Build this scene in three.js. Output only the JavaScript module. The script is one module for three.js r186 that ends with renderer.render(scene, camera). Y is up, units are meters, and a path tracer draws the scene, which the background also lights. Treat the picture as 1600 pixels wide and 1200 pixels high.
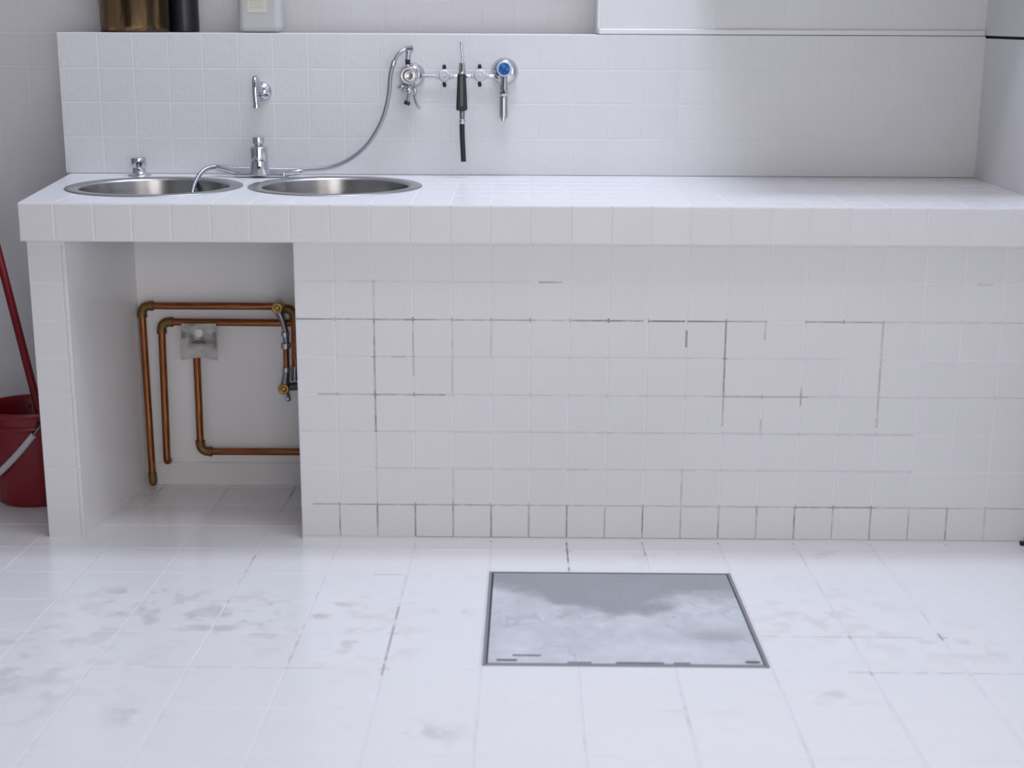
import * as THREE from 'three';
import { RectAreaLightUniformsLib } from 'three/addons/lights/RectAreaLightUniformsLib.js';
import { RoundedBoxGeometry } from 'three/addons/geometries/RoundedBoxGeometry.js';
import { mergeGeometries } from 'three/addons/utils/BufferGeometryUtils.js';
import { Brush, Evaluator, SUBTRACTION } from 'three-bvh-csg';

// ---------------------------------------------------------------- camera, light, exposure
const scene = new THREE.Scene();
scene.background = new THREE.Color(0x8d96a3);
const camera = new THREE.PerspectiveCamera(2 * Math.atan(600 / 2265.32) * 180 / Math.PI, 4 / 3, 0.05, 60);
camera.rotation.order = 'YXZ';
camera.position.set(0.588, 1.3422, 3.6297);
camera.rotation.set(-0.24598, 0.009305, 0.004188);
camera.focus = 4.25;
camera.userData.fStop = 2.8;
const renderer = new THREE.WebGLRenderer({ antialias: true });
renderer.toneMapping = THREE.LinearToneMapping;
renderer.toneMappingExposure = 0.21;
renderer.shadowMap.enabled = true;
RectAreaLightUniformsLib.init();
function areaLight(color, intensity, w, h, from, to) {
  const l = new THREE.RectAreaLight(color, intensity, w, h);
  l.position.set(...from); l.lookAt(...to); l.castShadow = true;
  scene.add(l); return l;
}
const SKY = [{ x0: 0.3, x1: 1.2, z0: -0.47, z1: -0.09 }, { x0: -0.1, x1: 1.4, z0: 0.6, z1: 1.1 }], SKY_Y = 3.6;   // roof window over the counter; second one added to brighten the floor
const FILL_WIN = { x0: 0.1, x1: 1.7, y0: 0.4, y1: 2.0, z: 4.6 };                // unseen window added behind the camera as fill for front wall and niche
const SIDE = { z0: 2.2, z1: 3.6, y0: 0.6, y1: 2.0, x: 1.91 };              // window in the right wall beside the camera
const DAY = new THREE.Color().setRGB(0.81, 0.93, 1.13), DAY2 = new THREE.Color().setRGB(0.99, 0.94, 1.1), SOFT = new THREE.Color().setRGB(1.03, 0.985, 0.975);
const I_SKY = [148, 36], I_FILL = 21, I_SIDE = 7;
SKY.forEach((k, i) => areaLight(i ? DAY2 : DAY, I_SKY[i], k.x1 - k.x0, k.z1 - k.z0, [(k.x0 + k.x1) / 2, SKY_Y - 0.02, (k.z0 + k.z1) / 2], [(k.x0 + k.x1) / 2, 0, (k.z0 + k.z1) / 2 + 1e-5]));
areaLight(SOFT, I_FILL, FILL_WIN.x1 - FILL_WIN.x0, FILL_WIN.y1 - FILL_WIN.y0, [(FILL_WIN.x0 + FILL_WIN.x1) / 2, (FILL_WIN.y0 + FILL_WIN.y1) / 2, FILL_WIN.z - 0.03], [(FILL_WIN.x0 + FILL_WIN.x1) / 2, (FILL_WIN.y0 + FILL_WIN.y1) / 2, 0]);
areaLight(SOFT, I_SIDE, SIDE.z1 - SIDE.z0, SIDE.y1 - SIDE.y0, [SIDE.x - 0.03, (SIDE.y0 + SIDE.y1) / 2, (SIDE.z0 + SIDE.z1) / 2], [0, (SIDE.y0 + SIDE.y1) / 2, (SIDE.z0 + SIDE.z1) / 2]);

// ---------------------------------------------------------------- helpers
let seed = 12345;
const rnd = () => { seed = (seed * 1664525 + 1013904223) >>> 0; return seed / 4294967296; };
const rr = (a, b) => a + (b - a) * rnd();
const names = new Map();
function numbered(n) { const k = names.get(n) || 0; names.set(n, k + 1); return k ? n + '_' + String(k).padStart(3, '0') : n; }
const V = (x, y, z) => new THREE.Vector3(x, y, z);
function put(o, parent) { (parent || scene).add(o); return o; }
function thing(name, label, category, pos = [0, 0, 0], group) {
  const g = new THREE.Group(); g.name = numbered(name); g.position.set(...pos);
  g.userData = { label, category }; if (group) g.userData.group = group;
  return put(g);
}
function part(name, geo, mat, parent, label) {
  const m = new THREE.Mesh(geo, mat); m.name = name; m.castShadow = m.receiveShadow = true;
  if (label) m.userData.label = label;
  return put(m, parent);
}
function structure(name, geo, mat, label, category) {
  const m = geo ? new THREE.Mesh(geo, mat) : new THREE.Group();
  m.name = name; if (geo) m.castShadow = m.receiveShadow = true;
  m.userData = { kind: 'structure', label, category };
  return put(m);
}
const bx = (x0, x1, y0, y1, z0, z1) => { const g = new THREE.BoxGeometry(x1 - x0, y1 - y0, z1 - z0); g.translate((x0 + x1) / 2, (y0 + y1) / 2, (z0 + z1) / 2); return g; };
const rbx = (x0, x1, y0, y1, z0, z1, r) => { const g = new RoundedBoxGeometry(x1 - x0, y1 - y0, z1 - z0, 3, r); g.translate((x0 + x1) / 2, (y0 + y1) / 2, (z0 + z1) / 2); return g; };
const lathe = (pts, seg = 48) => new THREE.LatheGeometry(pts.map(p => new THREE.Vector2(p[0], p[1])), seg);
const front = (g) => g.rotateX(Math.PI / 2);                 // turns a +Y axis to +Z (towards the viewer)
const tube = (pts, r, seg = 48, rad = 16, closed = false) => new THREE.TubeGeometry(new THREE.CatmullRomCurve3(pts.map(p => V(...p)), closed, 'centripetal'), seg, r, rad, closed);
function rod(a, b, r0, r1 = r0, seg = 24) {                  // straight tapered rod from a to b
  const A = V(...a), B = V(...b), d = B.clone().sub(A), g = new THREE.CylinderGeometry(r1, r0, d.length(), seg);
  g.applyQuaternion(new THREE.Quaternion().setFromUnitVectors(V(0, 1, 0), d.clone().normalize()));
  g.translate(...A.add(B).multiplyScalar(0.5).toArray()); return g;
}
const at = (g, x, y, z) => g.translate(x, y, z);
function extrudeXZ(pts, y0, y1, holes = []) {                // prism over a plan outline given as [x, z]
  const s = new THREE.Shape(pts.map(p => new THREE.Vector2(p[0], -p[1])));
  for (const [hx, hz, hr] of holes) { const h = new THREE.Path(); h.absarc(hx, -hz, hr, 0, Math.PI * 2, false); s.holes.push(h); }
  const g = new THREE.ExtrudeGeometry(s, { depth: y1 - y0, bevelEnabled: false, curveSegments: 48 });
  g.rotateX(-Math.PI / 2); g.translate(0, y0, 0); return g;
}
// value noise for the textures
function noise2(seedN) {
  const h = (x, y) => { let n = (x * 374761393 + y * 668265263 + seedN * 974711) | 0; n = Math.imul(n ^ (n >>> 13), 1274126177); return ((n ^ (n >>> 16)) >>> 0) / 4294967296; };
  const s = t => t * t * (3 - 2 * t);
  return (x, y) => { const i = Math.floor(x), j = Math.floor(y), u = s(x - i), v = s(y - j);
    return (h(i, j) * (1 - u) + h(i + 1, j) * u) * (1 - v) + (h(i, j + 1) * (1 - u) + h(i + 1, j + 1) * u) * v; };
}
function fbm(n, x, y, o = 4) { let a = 0, w = 0.5, t = 0; for (let i = 0; i < o; i++) { a += w * n(x, y); t += w; w *= 0.5; x *= 2.03; y *= 2.03; } return a / t; }
function dataTex(w, h, fn, srgb = true) {
  const d = new Uint8Array(w * h * 4);
  for (let j = 0; j < h; j++) for (let i = 0; i < w; i++) { const c = fn(i / w, j / h), k = (j * w + i) * 4; for (let q = 0; q < 3; q++) d[k + q] = Math.max(0, Math.min(255, c[q])); d[k + 3] = 255; }
  const t = new THREE.DataTexture(d, w, h); t.magFilter = THREE.LinearFilter; t.minFilter = THREE.LinearFilter;
  t.wrapS = t.wrapT = THREE.RepeatWrapping; if (srgb) t.colorSpace = THREE.SRGBColorSpace; t.needsUpdate = true; return t;
}
const smooth = (a, b, x) => { const t = Math.max(0, Math.min(1, (x - a) / (b - a))); return t * t * (3 - 2 * t); };

// ---------------------------------------------------------------- materials
const std = (o) => new THREE.MeshStandardMaterial(o), phys = (o) => new THREE.MeshPhysicalMaterial(o);
const lin = (r, g, b) => new THREE.Color().setRGB(r, g, b);
const glazeTones = [[0.795, 0.795, 0.80], [0.788, 0.788, 0.797], [0.80, 0.80, 0.806], [0.793, 0.79, 0.794]];
const nG = noise2(3);
const glazeBump = dataTex(256, 256, (u, v) => { const a = 255 * fbm(nG, u * 6, v * 6, 3); return [a, a, a]; }, false);
const M = {
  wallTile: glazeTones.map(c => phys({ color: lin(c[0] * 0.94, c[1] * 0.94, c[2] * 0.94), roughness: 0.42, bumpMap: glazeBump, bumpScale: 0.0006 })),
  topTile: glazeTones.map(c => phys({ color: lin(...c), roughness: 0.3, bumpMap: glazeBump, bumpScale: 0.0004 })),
  plaster: std({ color: lin(0.78, 0.78, 0.785), roughness: 0.75 }),
  glazed: phys({ color: lin(0.78, 0.78, 0.785), roughness: 0.28 }),
  grout: std({ color: lin(0.80, 0.80, 0.805), roughness: 0.9 }),
  darkGap: std({ color: lin(0.03, 0.03, 0.035), roughness: 0.9 }),
  chrome: std({ color: lin(0.62, 0.63, 0.66), metalness: 1, roughness: 0.1 }),
  satin: std({ color: lin(0.47, 0.48, 0.50), metalness: 1, roughness: 0.3 }),
  steel: phys({ color: lin(0.42, 0.42, 0.43), metalness: 1, roughness: 0.3, anisotropy: 0.6 }),
  black: std({ color: lin(0.012, 0.012, 0.016), roughness: 0.45 }),
  blackGloss: std({ color: lin(0.012, 0.013, 0.018), roughness: 0.2 }),
  acrylic: phys({ color: lin(0.93, 0.93, 0.95), roughness: 0.22, transmission: 0.4, thickness: 0.02, ior: 1.4 }),
  red: phys({ color: lin(0.19, 0.0025, 0.009), roughness: 0.35 }),
  greyPlastic: std({ color: lin(0.50, 0.50, 0.52), roughness: 0.5 }),
  brass: std({ color: lin(0.46, 0.30, 0.11), metalness: 1, roughness: 0.38 }),
  gunmetal: std({ color: lin(0.26, 0.26, 0.27), metalness: 1, roughness: 0.35 }),
};
const nC = noise2(11);
M.copper = std({ metalness: 0.9, roughness: 0.38, map: dataTex(256, 64, (u, v) => {
  const a = fbm(nC, u * 30, v * 8, 4), b = fbm(nC, u * 6 + 40, v * 3, 3), k = smooth(0.35, 0.7, a * 0.6 + b * 0.4);
  return [126 + 56 * k, 76 + 44 * k, 48 + 28 * k]; }) });
M.fitting = std({ metalness: 0.8, roughness: 0.5, map: dataTex(128, 128, (u, v) => { const a = fbm(nC, u * 14 + 9, v * 14, 4); return [104 + 46 * a, 82 + 34 * a, 52 + 20 * a]; }) });

// ---------------------------------------------------------------- tiles
function tileGeo(w, h, d, ch, uvFn) {                         // a low cushion-edged tile, face towards +Z, back at z = 0
  const P = [], N = [], U = [], a = w / 2, b = h / 2, ai = a - ch, bi = b - ch;
  const quad = (p, n) => { for (const i of [0, 1, 2, 0, 2, 3]) { P.push(...p[i]); N.push(...n); const q = uvFn ? uvFn(p[i][0], p[i][1]) : [p[i][0] / 0.1 + 0.5, p[i][1] / 0.1 + 0.5]; U.push(...q); } };
  const d2 = d - ch * 0.6;
  quad([[-ai, -bi, d], [ai, -bi, d], [ai, bi, d], [-ai, bi, d]], [0, 0, 1]);
  const c = 0.707, s = 0.707;
  quad([[-a, -b, d2], [a, -b, d2], [ai, -bi, d], [-ai, -bi, d]], [0, -c, s]);
  quad([[a, -b, d2], [a, b, d2], [ai, bi, d], [ai, -bi, d]], [c, 0, s]);
  quad([[a, b, d2], [-a, b, d2], [-ai, bi, d], [ai, bi, d]], [0, c, s]);
  quad([[-a, b, d2], [-a, -b, d2], [-ai, -bi, d], [-ai, bi, d]], [-c, 0, s]);
  quad([[-a, -b, 0], [a, -b, 0], [a, -b, d2], [-a, -b, d2]], [0, -1, 0]);
  quad([[a, -b, 0], [a, b, 0], [a, b, d2], [a, -b, d2]], [1, 0, 0]);
  quad([[a, b, 0], [-a, b, 0], [-a, b, d2], [a, b, d2]], [0, 1, 0]);
  quad([[-a, b, 0], [-a, -b, 0], [-a, -b, d2], [-a, b, d2]], [-1, 0, 0]);
  quad([[a, -b, 0], [-a, -b, 0], [-a, b, 0], [a, b, 0]], [0, 0, -1]);
  const g = new THREE.BufferGeometry();
  g.setAttribute('position', new THREE.Float32BufferAttribute(P, 3));
  g.setAttribute('normal', new THREE.Float32BufferAttribute(N, 3));
  g.setAttribute('uv', new THREE.Float32BufferAttribute(U, 2));
  return g;
}
const tileCache = new Map();
const BASIS = {
  front: new THREE.Quaternion(),
  top: new THREE.Quaternion().setFromEuler(new THREE.Euler(-Math.PI / 2, 0, 0)),
  left: new THREE.Quaternion().setFromEuler(new THREE.Euler(0, -Math.PI / 2, 0)),   // faces -X
  right: new THREE.Quaternion().setFromEuler(new THREE.Euler(0, Math.PI / 2, 0)),
};
// a tile whose face looks along the basis; c = centre of its back, w x h its cell, joint its gap
function tile(parent, basis, c, w, h, mats, { joint = 0.003, d = 0.004, ch = 0.0007, tilt = 0.0011, uvFn } = {}) {
  const W = w - joint, H = h - joint; if (W < 0.004 || H < 0.004) return null;
  let g;
  if (uvFn) g = tileGeo(W, H, d, ch, uvFn);
  else { const k = [W, H, d, ch].map(v => v.toFixed(4)).join(); g = tileCache.get(k); if (!g) tileCache.set(k, g = tileGeo(W, H, d, ch)); }
  const m = new THREE.Mesh(g, Array.isArray(mats) ? mats[Math.floor(rnd() * mats.length)] : mats);
  m.name = 'tile'; m.castShadow = m.receiveShadow = true;
  m.position.set(...c);
  m.quaternion.copy(BASIS[basis]).multiply(new THREE.Quaternion().setFromEuler(new THREE.Euler(rr(-tilt, tilt), rr(-tilt, tilt), 0)));
  parent.add(m); return m;
}
const span = (a) => a.slice(1).map((v, i) => [a[i], v]);
const steps = (a, b, s) => { const o = [a]; let v = a + s; while (v < b - 1e-6) { o.push(v); v += s; } o.push(b); return o; };

// ---------------------------------------------------------------- room shell
const XL = -1.25, XR = 1.91, ZB = -0.93, ZF = 4.6, CEIL = 3.62;
const SLOPE = 0.0517, FA = Math.atan(SLOPE);                 // the draining floor falls towards the counter
const floorY = (z) => SLOPE * z;

// floor: slab with grout colour, tiles laid on it
const floor = structure('floor', null, null, 'glossy white square floor tiles falling gently towards the counter', 'floor');
floor.rotation.x = -FA;
{
  const nF = noise2(21), nF2 = noise2(22);
  // smudges of grey-brown dirt where the photograph shows them: [x, z, radius x, radius z, strength]
  const smudge = [[-0.28, 0.50, 0.16, 0.12, 0.55], [-0.05, 0.62, 0.2, 0.12, 0.6], [0.1, 0.52, 0.16, 0.1, 0.5], [-0.5, 0.75, 0.3, 0.2, 0.35], [-0.55, 1.02, 0.3, 0.16, 0.4], [0.22, 0.74, 0.14, 0.14, 0.4],
    [-0.3, 0.42, 0.08, 0.04, 0.6], [0.42, 0.55, 0.05, 0.03, 0.5], [1.25, 0.55, 0.2, 0.2, 0.25], [1.55, 0.72, 0.2, 0.12, 0.25], [1.18, 1.0, 0.08, 0.05, 0.35], [0.95, 0.12, 0.08, 0.05, 0.4], [1.35, 0.1, 0.1, 0.04, 0.35], [0.41, 1.2, 0.06, 0.05, 0.5], [-0.15, 1.12, 0.05, 0.05, 0.45], [-0.55, -0.46, 0.08, 0.06, 0.5]];
  const map = dataTex(1536, 1536, (u, v) => {
    const x = -1.4 + u * 4, z = -1 + v * 4;
    let s = 0;
    for (const [cx, cz, rx, rz, k] of smudge) { const e = ((x - cx) / rx) ** 2 + ((z - cz) / rz) ** 2; if (e < 4) s += k * Math.exp(-e * 1.3); }
    const f = fbm(nF, x * 24, z * 24 * 1.0, 5), f2 = fbm(nF2, x * 90, z * 60, 3), f3 = fbm(nF, x * 5 + 50, z * 5, 3);
    const dirt = Math.min(1, s * smooth(0.46, 0.74, f) * 1.5 + 0.05 * smooth(0.6, 0.8, f) + 0.06 * smooth(0.64, 0.82, f2));
    const t = 243 + 3 * (f3 - 0.5);
    return [t - 28 * dirt, t - 33 * dirt, t + 1 - 33 * dirt];
  });
  const floorMat = phys({ map, roughness: 0.2 });
  const groutMap = dataTex(1024, 1024, (u, v) => {
    const x = -1.4 + u * 4, z = -1 + v * 4;
    let dk = 0.18 * smooth(0.55, 0.8, fbm(nF2, x * 9, z * 9, 3));
    const ln = (px, z0, z1, k) => { if (Math.abs(x - px) < 0.012 && z > z0 && z < z1) dk = Math.max(dk, k); };
    const lz = (pz, x0, x1, k) => { if (Math.abs(z - pz) < 0.012 && x > x0 && x < x1) dk = Math.max(dk, k); };
    ln(0.7, 0, 0.26, 0.75); ln(0.3, 0.49, 0.92, 0.5); ln(0.1, 0.7, 0.86, 0.35); ln(0.9, 0.02, 0.12, 0.45); ln(1.5, 0.66, 0.7, 0.6);
    ln(-0.1, 0.14, 0.22, 0.4); ln(-0.5, -0.55, -0.3, 0.3); ln(-0.1, -0.53, -0.4, 0.5);
    lz(0.287, 0.22, 0.29, 0.8); lz(0.487, -0.2, 0.05, 0.35); lz(0.687, 1.1, 1.5, 0.4); lz(0.887, 1.25, 1.62, 0.45); lz(0.887, -0.2, 0.2, 0.3);
    lz(1.087, 1.6, 1.72, 0.5); lz(0.0, 0.48, 1.2, 0.7); lz(0.0, 1.2, 1.91, 0.45); lz(0.0, -0.67, -0.59, 0.7);
    const n = fbm(nF, x * 40, z * 40, 3); dk *= smooth(0.2, 0.6, n);
    return [234 - 110 * dk, 232 - 117 * dk, 235 - 113 * dk];
  });
  const slab = bx(XL - 0.1, XR + 0.1, -0.12, 0.0024, ZB - 0.1, ZF + 0.1);
  { const p = slab.attributes.position, uv = slab.attributes.uv; for (let i = 0; i < p.count; i++) uv.setXY(i, (p.getX(i) + 1.4) / 4, (p.getZ(i) + 1) / 4); }
  part('floor_slab', slab, std({ map: groutMap, roughness: 0.7 }), floor);
  const xs = steps(-1.3, 1.9, 0.2), zs = steps(-0.913, 2.487, 0.2);
  for (let [x0, x1] of span(xs)) for (const [z0, z1] of span(zs)) {
    x0 = Math.max(x0, XL); const X1 = Math.min(x1, XR);
    const over = x0 > 0.45 && x1 < 1.15;
    if (over && z0 > 0.26 && z1 < 0.9) continue;
    let Z0 = z0, Z1 = z1;
    if (over && Math.abs(z1 - 0.287) < 0.01) Z1 = 0.266;
    if (over && Math.abs(z0 - 0.887) < 0.01) Z0 = 0.868;
    const cx = (x0 + X1) / 2, cz = (Z0 + Z1) / 2;
    tile(floor, 'top', [cx, 0, cz], X1 - x0, Z1 - Z0, floorMat, { joint: 0.004, d: 0.003, ch: 0.001, tilt: 0.0008, uvFn: (a, b) => [(cx + a + 1.4) / 4, (cz - b + 1) / 4] });
  }
}
const FT = 0.003;                                            // top of the floor tiles above the slab

// walls with thickness, ceiling with the roof window, added fill window behind the camera
const X_STEP = 0.793, ZP = -0.690;
const wallBack = structure('wall_back', null, null, 'white tiled back wall behind the ledge and the bucket', 'wall');
part('wall_body', bx(XL - 0.15, XR + 0.15, -0.25, CEIL + 0.1, ZB - 0.15, ZB + 0.0024), M.grout, wallBack);
for (const [x0, x1] of span(steps(-1.25, 0.83, 0.1))) for (const [y0, y1] of span(steps(-0.1, 1.6, 0.1))) {
  if (y1 < 1.28 && x0 > -0.7) continue;
  tile(wallBack, 'front', [(x0 + x1) / 2, (y0 + y1) / 2, ZB], x1 - x0, y1 - y0, M.wallTile, { joint: 0.0025, d: 0.003 });
}
part('added_soffit', bx(XL, 0.793, 1.9, CEIL, ZB, ZP), M.plaster, wallBack, 'plain added soffit that shades the recess');  // soffit added out of view to keep roof light off the recess
part('recess_wall', bx(XL, 0.793, 1.6, 1.9, ZB, ZB + 0.003), M.plaster, wallBack);
// the part of the back wall that stands forward to the right of the recess
const wallFwd = structure('wall_back_forward', null, null, 'white tiled wall standing forward above the right half of the backsplash', 'wall');
part('wall_body', bx(X_STEP, XR, 1.304, CEIL, ZB, ZP - 0.0004), M.grout, wallFwd);
part('bullnose_trim', rbx(X_STEP + 0.001, XR - 0.001, 1.3030, 1.319, ZP - 0.004, ZP + 0.0075, 0.004), M.glazed, wallFwd);
part('bullnose_trim', rbx(X_STEP - 0.003, X_STEP + 0.006, 1.319, 1.9, ZP - 0.02, ZP + 0.002, 0.003), M.glazed, wallFwd);
for (const [x0, x1] of span([0.799, 0.8237, 0.9256, 1.0292, 1.1319, 1.2321, 1.334, 1.436, 1.538, 1.64, 1.742, 1.844, 1.91]))
  for (const [y0, y1] of span([1.319, 1.422, 1.525, 1.628, 1.731])) tile(wallFwd, 'front', [(x0 + x1) / 2, (y0 + y1) / 2, ZP - 0.004], x1 - x0, y1 - y0, M.wallTile, { joint: 0.0025, d: 0.004 });
const wallRight = structure('wall_right', null, null, 'plain white right wall closing the counter', 'wall');
part('upper_panel', bx(XR, XR + 0.15, 1.304, CEIL, ZB, SIDE.z0), M.plaster, wallRight);
part('lower_panel', bx(XR, XR + 0.15, -0.25, 1.296, ZB, SIDE.z0), M.plaster, wallRight);
part('shadow_gap', bx(XR + 0.012, XR + 0.14, 1.296, 1.304, ZB, SIDE.z0), M.darkGap, wallRight);
part('wall_body', bx(XR, XR + 0.15, -0.25, SIDE.y0, SIDE.z0, SIDE.z1), M.plaster, wallRight); part('wall_body', bx(XR, XR + 0.15, SIDE.y1, CEIL, SIDE.z0, SIDE.z1), M.plaster, wallRight);
part('wall_body', bx(XR, XR + 0.15, -0.25, CEIL, SIDE.z1, ZF), M.plaster, wallRight);
const paneMat = std({ color: 0x222222, emissive: SOFT, emissiveIntensity: 1.0, roughness: 0.3 });
{
  const wn = structure('window_3', null, null, 'daylit window in the right wall beside the camera', 'window'), x = XR;
  part('pane', bx(x + 0.02, x + 0.03, SIDE.y0, SIDE.y1, SIDE.z0, SIDE.z1), paneMat, wn);
  part('window_frame', mergeGeometries([bx(x - 0.005, x + 0.05, SIDE.y0, SIDE.y0 + 0.05, SIDE.z0, SIDE.z1), bx(x - 0.005, x + 0.05, SIDE.y1 - 0.05, SIDE.y1, SIDE.z0, SIDE.z1), bx(x - 0.005, x + 0.05, SIDE.y0, SIDE.y1, SIDE.z0, SIDE.z0 + 0.05), bx(x - 0.005, x + 0.05, SIDE.y0, SIDE.y1, SIDE.z1 - 0.05, SIDE.z1)]), M.plaster, wn);
}
structure('wall_left', bx(XL - 0.15, XL, -0.25, CEIL, ZB, ZF), std({ color: lin(0.24, 0.24, 0.25), roughness: 0.7 }), 'plain grey left wall beside the bucket', 'wall');
{
  const wf = structure('wall_front', null, null, 'dark wall behind the camera with an added wide fill window', 'wall');
  const z0 = ZF, z1 = ZF + 0.15, a = XL - 0.15, b = XR + 0.15, w = std({ color: lin(0.07, 0.068, 0.066), roughness: 0.7 });
  part('wall_body', bx(a, FILL_WIN.x0, -0.2, CEIL, z0, z1), w, wf); part('wall_body', bx(FILL_WIN.x1, b, -0.2, CEIL, z0, z1), w, wf);
  part('wall_body', bx(FILL_WIN.x0, FILL_WIN.x1, -0.2, FILL_WIN.y0, z0, z1), w, wf); part('wall_body', bx(FILL_WIN.x0, FILL_WIN.x1, FILL_WIN.y1, CEIL, z0, z1), w, wf);
  const wn = structure('window_1', null, null, 'added fill window in the wall behind the camera', 'window');
  part('pane', bx(FILL_WIN.x0, FILL_WIN.x1, FILL_WIN.y0, FILL_WIN.y1, z0 + 0.02, z0 + 0.03), paneMat, wn);
  part('window_frame', mergeGeometries([bx(FILL_WIN.x0, FILL_WIN.x0 + 0.05, FILL_WIN.y0, FILL_WIN.y1, z0 - 0.005, z0 + 0.05), bx(FILL_WIN.x1 - 0.05, FILL_WIN.x1, FILL_WIN.y0, FILL_WIN.y1, z0 - 0.005, z0 + 0.05), bx(FILL_WIN.x0, FILL_WIN.x1, FILL_WIN.y0, FILL_WIN.y0 + 0.05, z0 - 0.005, z0 + 0.05), bx(FILL_WIN.x0, FILL_WIN.x1, FILL_WIN.y1 - 0.05, FILL_WIN.y1, z0 - 0.005, z0 + 0.05)]), M.plaster, wn);
  const dr = structure('door_1', null, null, 'dark wooden door in the left wall behind the camera', 'door');
  part('door_leaf', rbx(XL - 0.01, XL + 0.035, 0.16, 2.2, 2.3, 3.2, 0.005), std({ color: lin(0.06, 0.045, 0.035), roughness: 0.5 }), dr);
  part('handle', rod([XL + 0.07, 1.15, 2.4], [XL + 0.07, 1.15, 2.52], 0.01), M.chrome, dr);
}
{
  const c = structure('ceiling', null, null, 'white ceiling with a narrow roof window over the counter', 'ceiling');
  const a = XL - 0.15, b = XR + 0.15, y1 = CEIL + 0.15, z0 = ZB - 0.15, z1 = ZF + 0.15, w = M.plaster;
  const cuts = [z0, SKY[0].z0, SKY[0].z1, SKY[1].z0, SKY[1].z1, z1];
  for (const [p, q] of span(cuts)) {
    const k = SKY.find(e => Math.abs(e.z0 - p) < 1e-6);
    if (!k) { part('ceiling_body', bx(a, b, CEIL, y1, p, q), w, c); continue; }
    part('ceiling_body', bx(a, k.x0, CEIL, y1, p, q), w, c); part('ceiling_body', bx(k.x1, b, CEIL, y1, p, q), w, c);
  }
  const skyPane = std({ color: 0x222222, emissive: DAY, emissiveIntensity: 3.0, roughness: 0.3 });
  SKY.forEach((k, i) => { const wn = structure(i ? 'window_4' : 'window_2', null, null, i ? 'added roof window that brightens the middle of the floor' : 'narrow daylit roof window over the counter', 'window'); part('pane', bx(k.x0, k.x1, CEIL + 0.03, CEIL + 0.04, k.z0, k.z1), skyPane, wn); });
}
// wall cupboard above the frame: it keeps the daylight off the right end of the counter
{
  const t = thing('wall_cupboard', 'white wall cupboard hung above the right end of the counter', 'cupboard', [1.46, 1.52, -0.455]);
  part('carcass', rbx(-0.40, 0.449, 0, 0.75, -0.231, 0.21, 0.003), M.plaster, t);
  for (const s of [-1, 1]) { const d = part('door', rbx(s < 0 ? -0.398 : 0.004, s < 0 ? 0.002 : 0.446, 0.003, 0.747, 0.211, 0.23, 0.003), M.plaster, t); part('handle', rod([s * 0.03, 0.08, 0.245], [s * 0.03, 0.2, 0.245], 0.005), M.chrome, d); }
}

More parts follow.
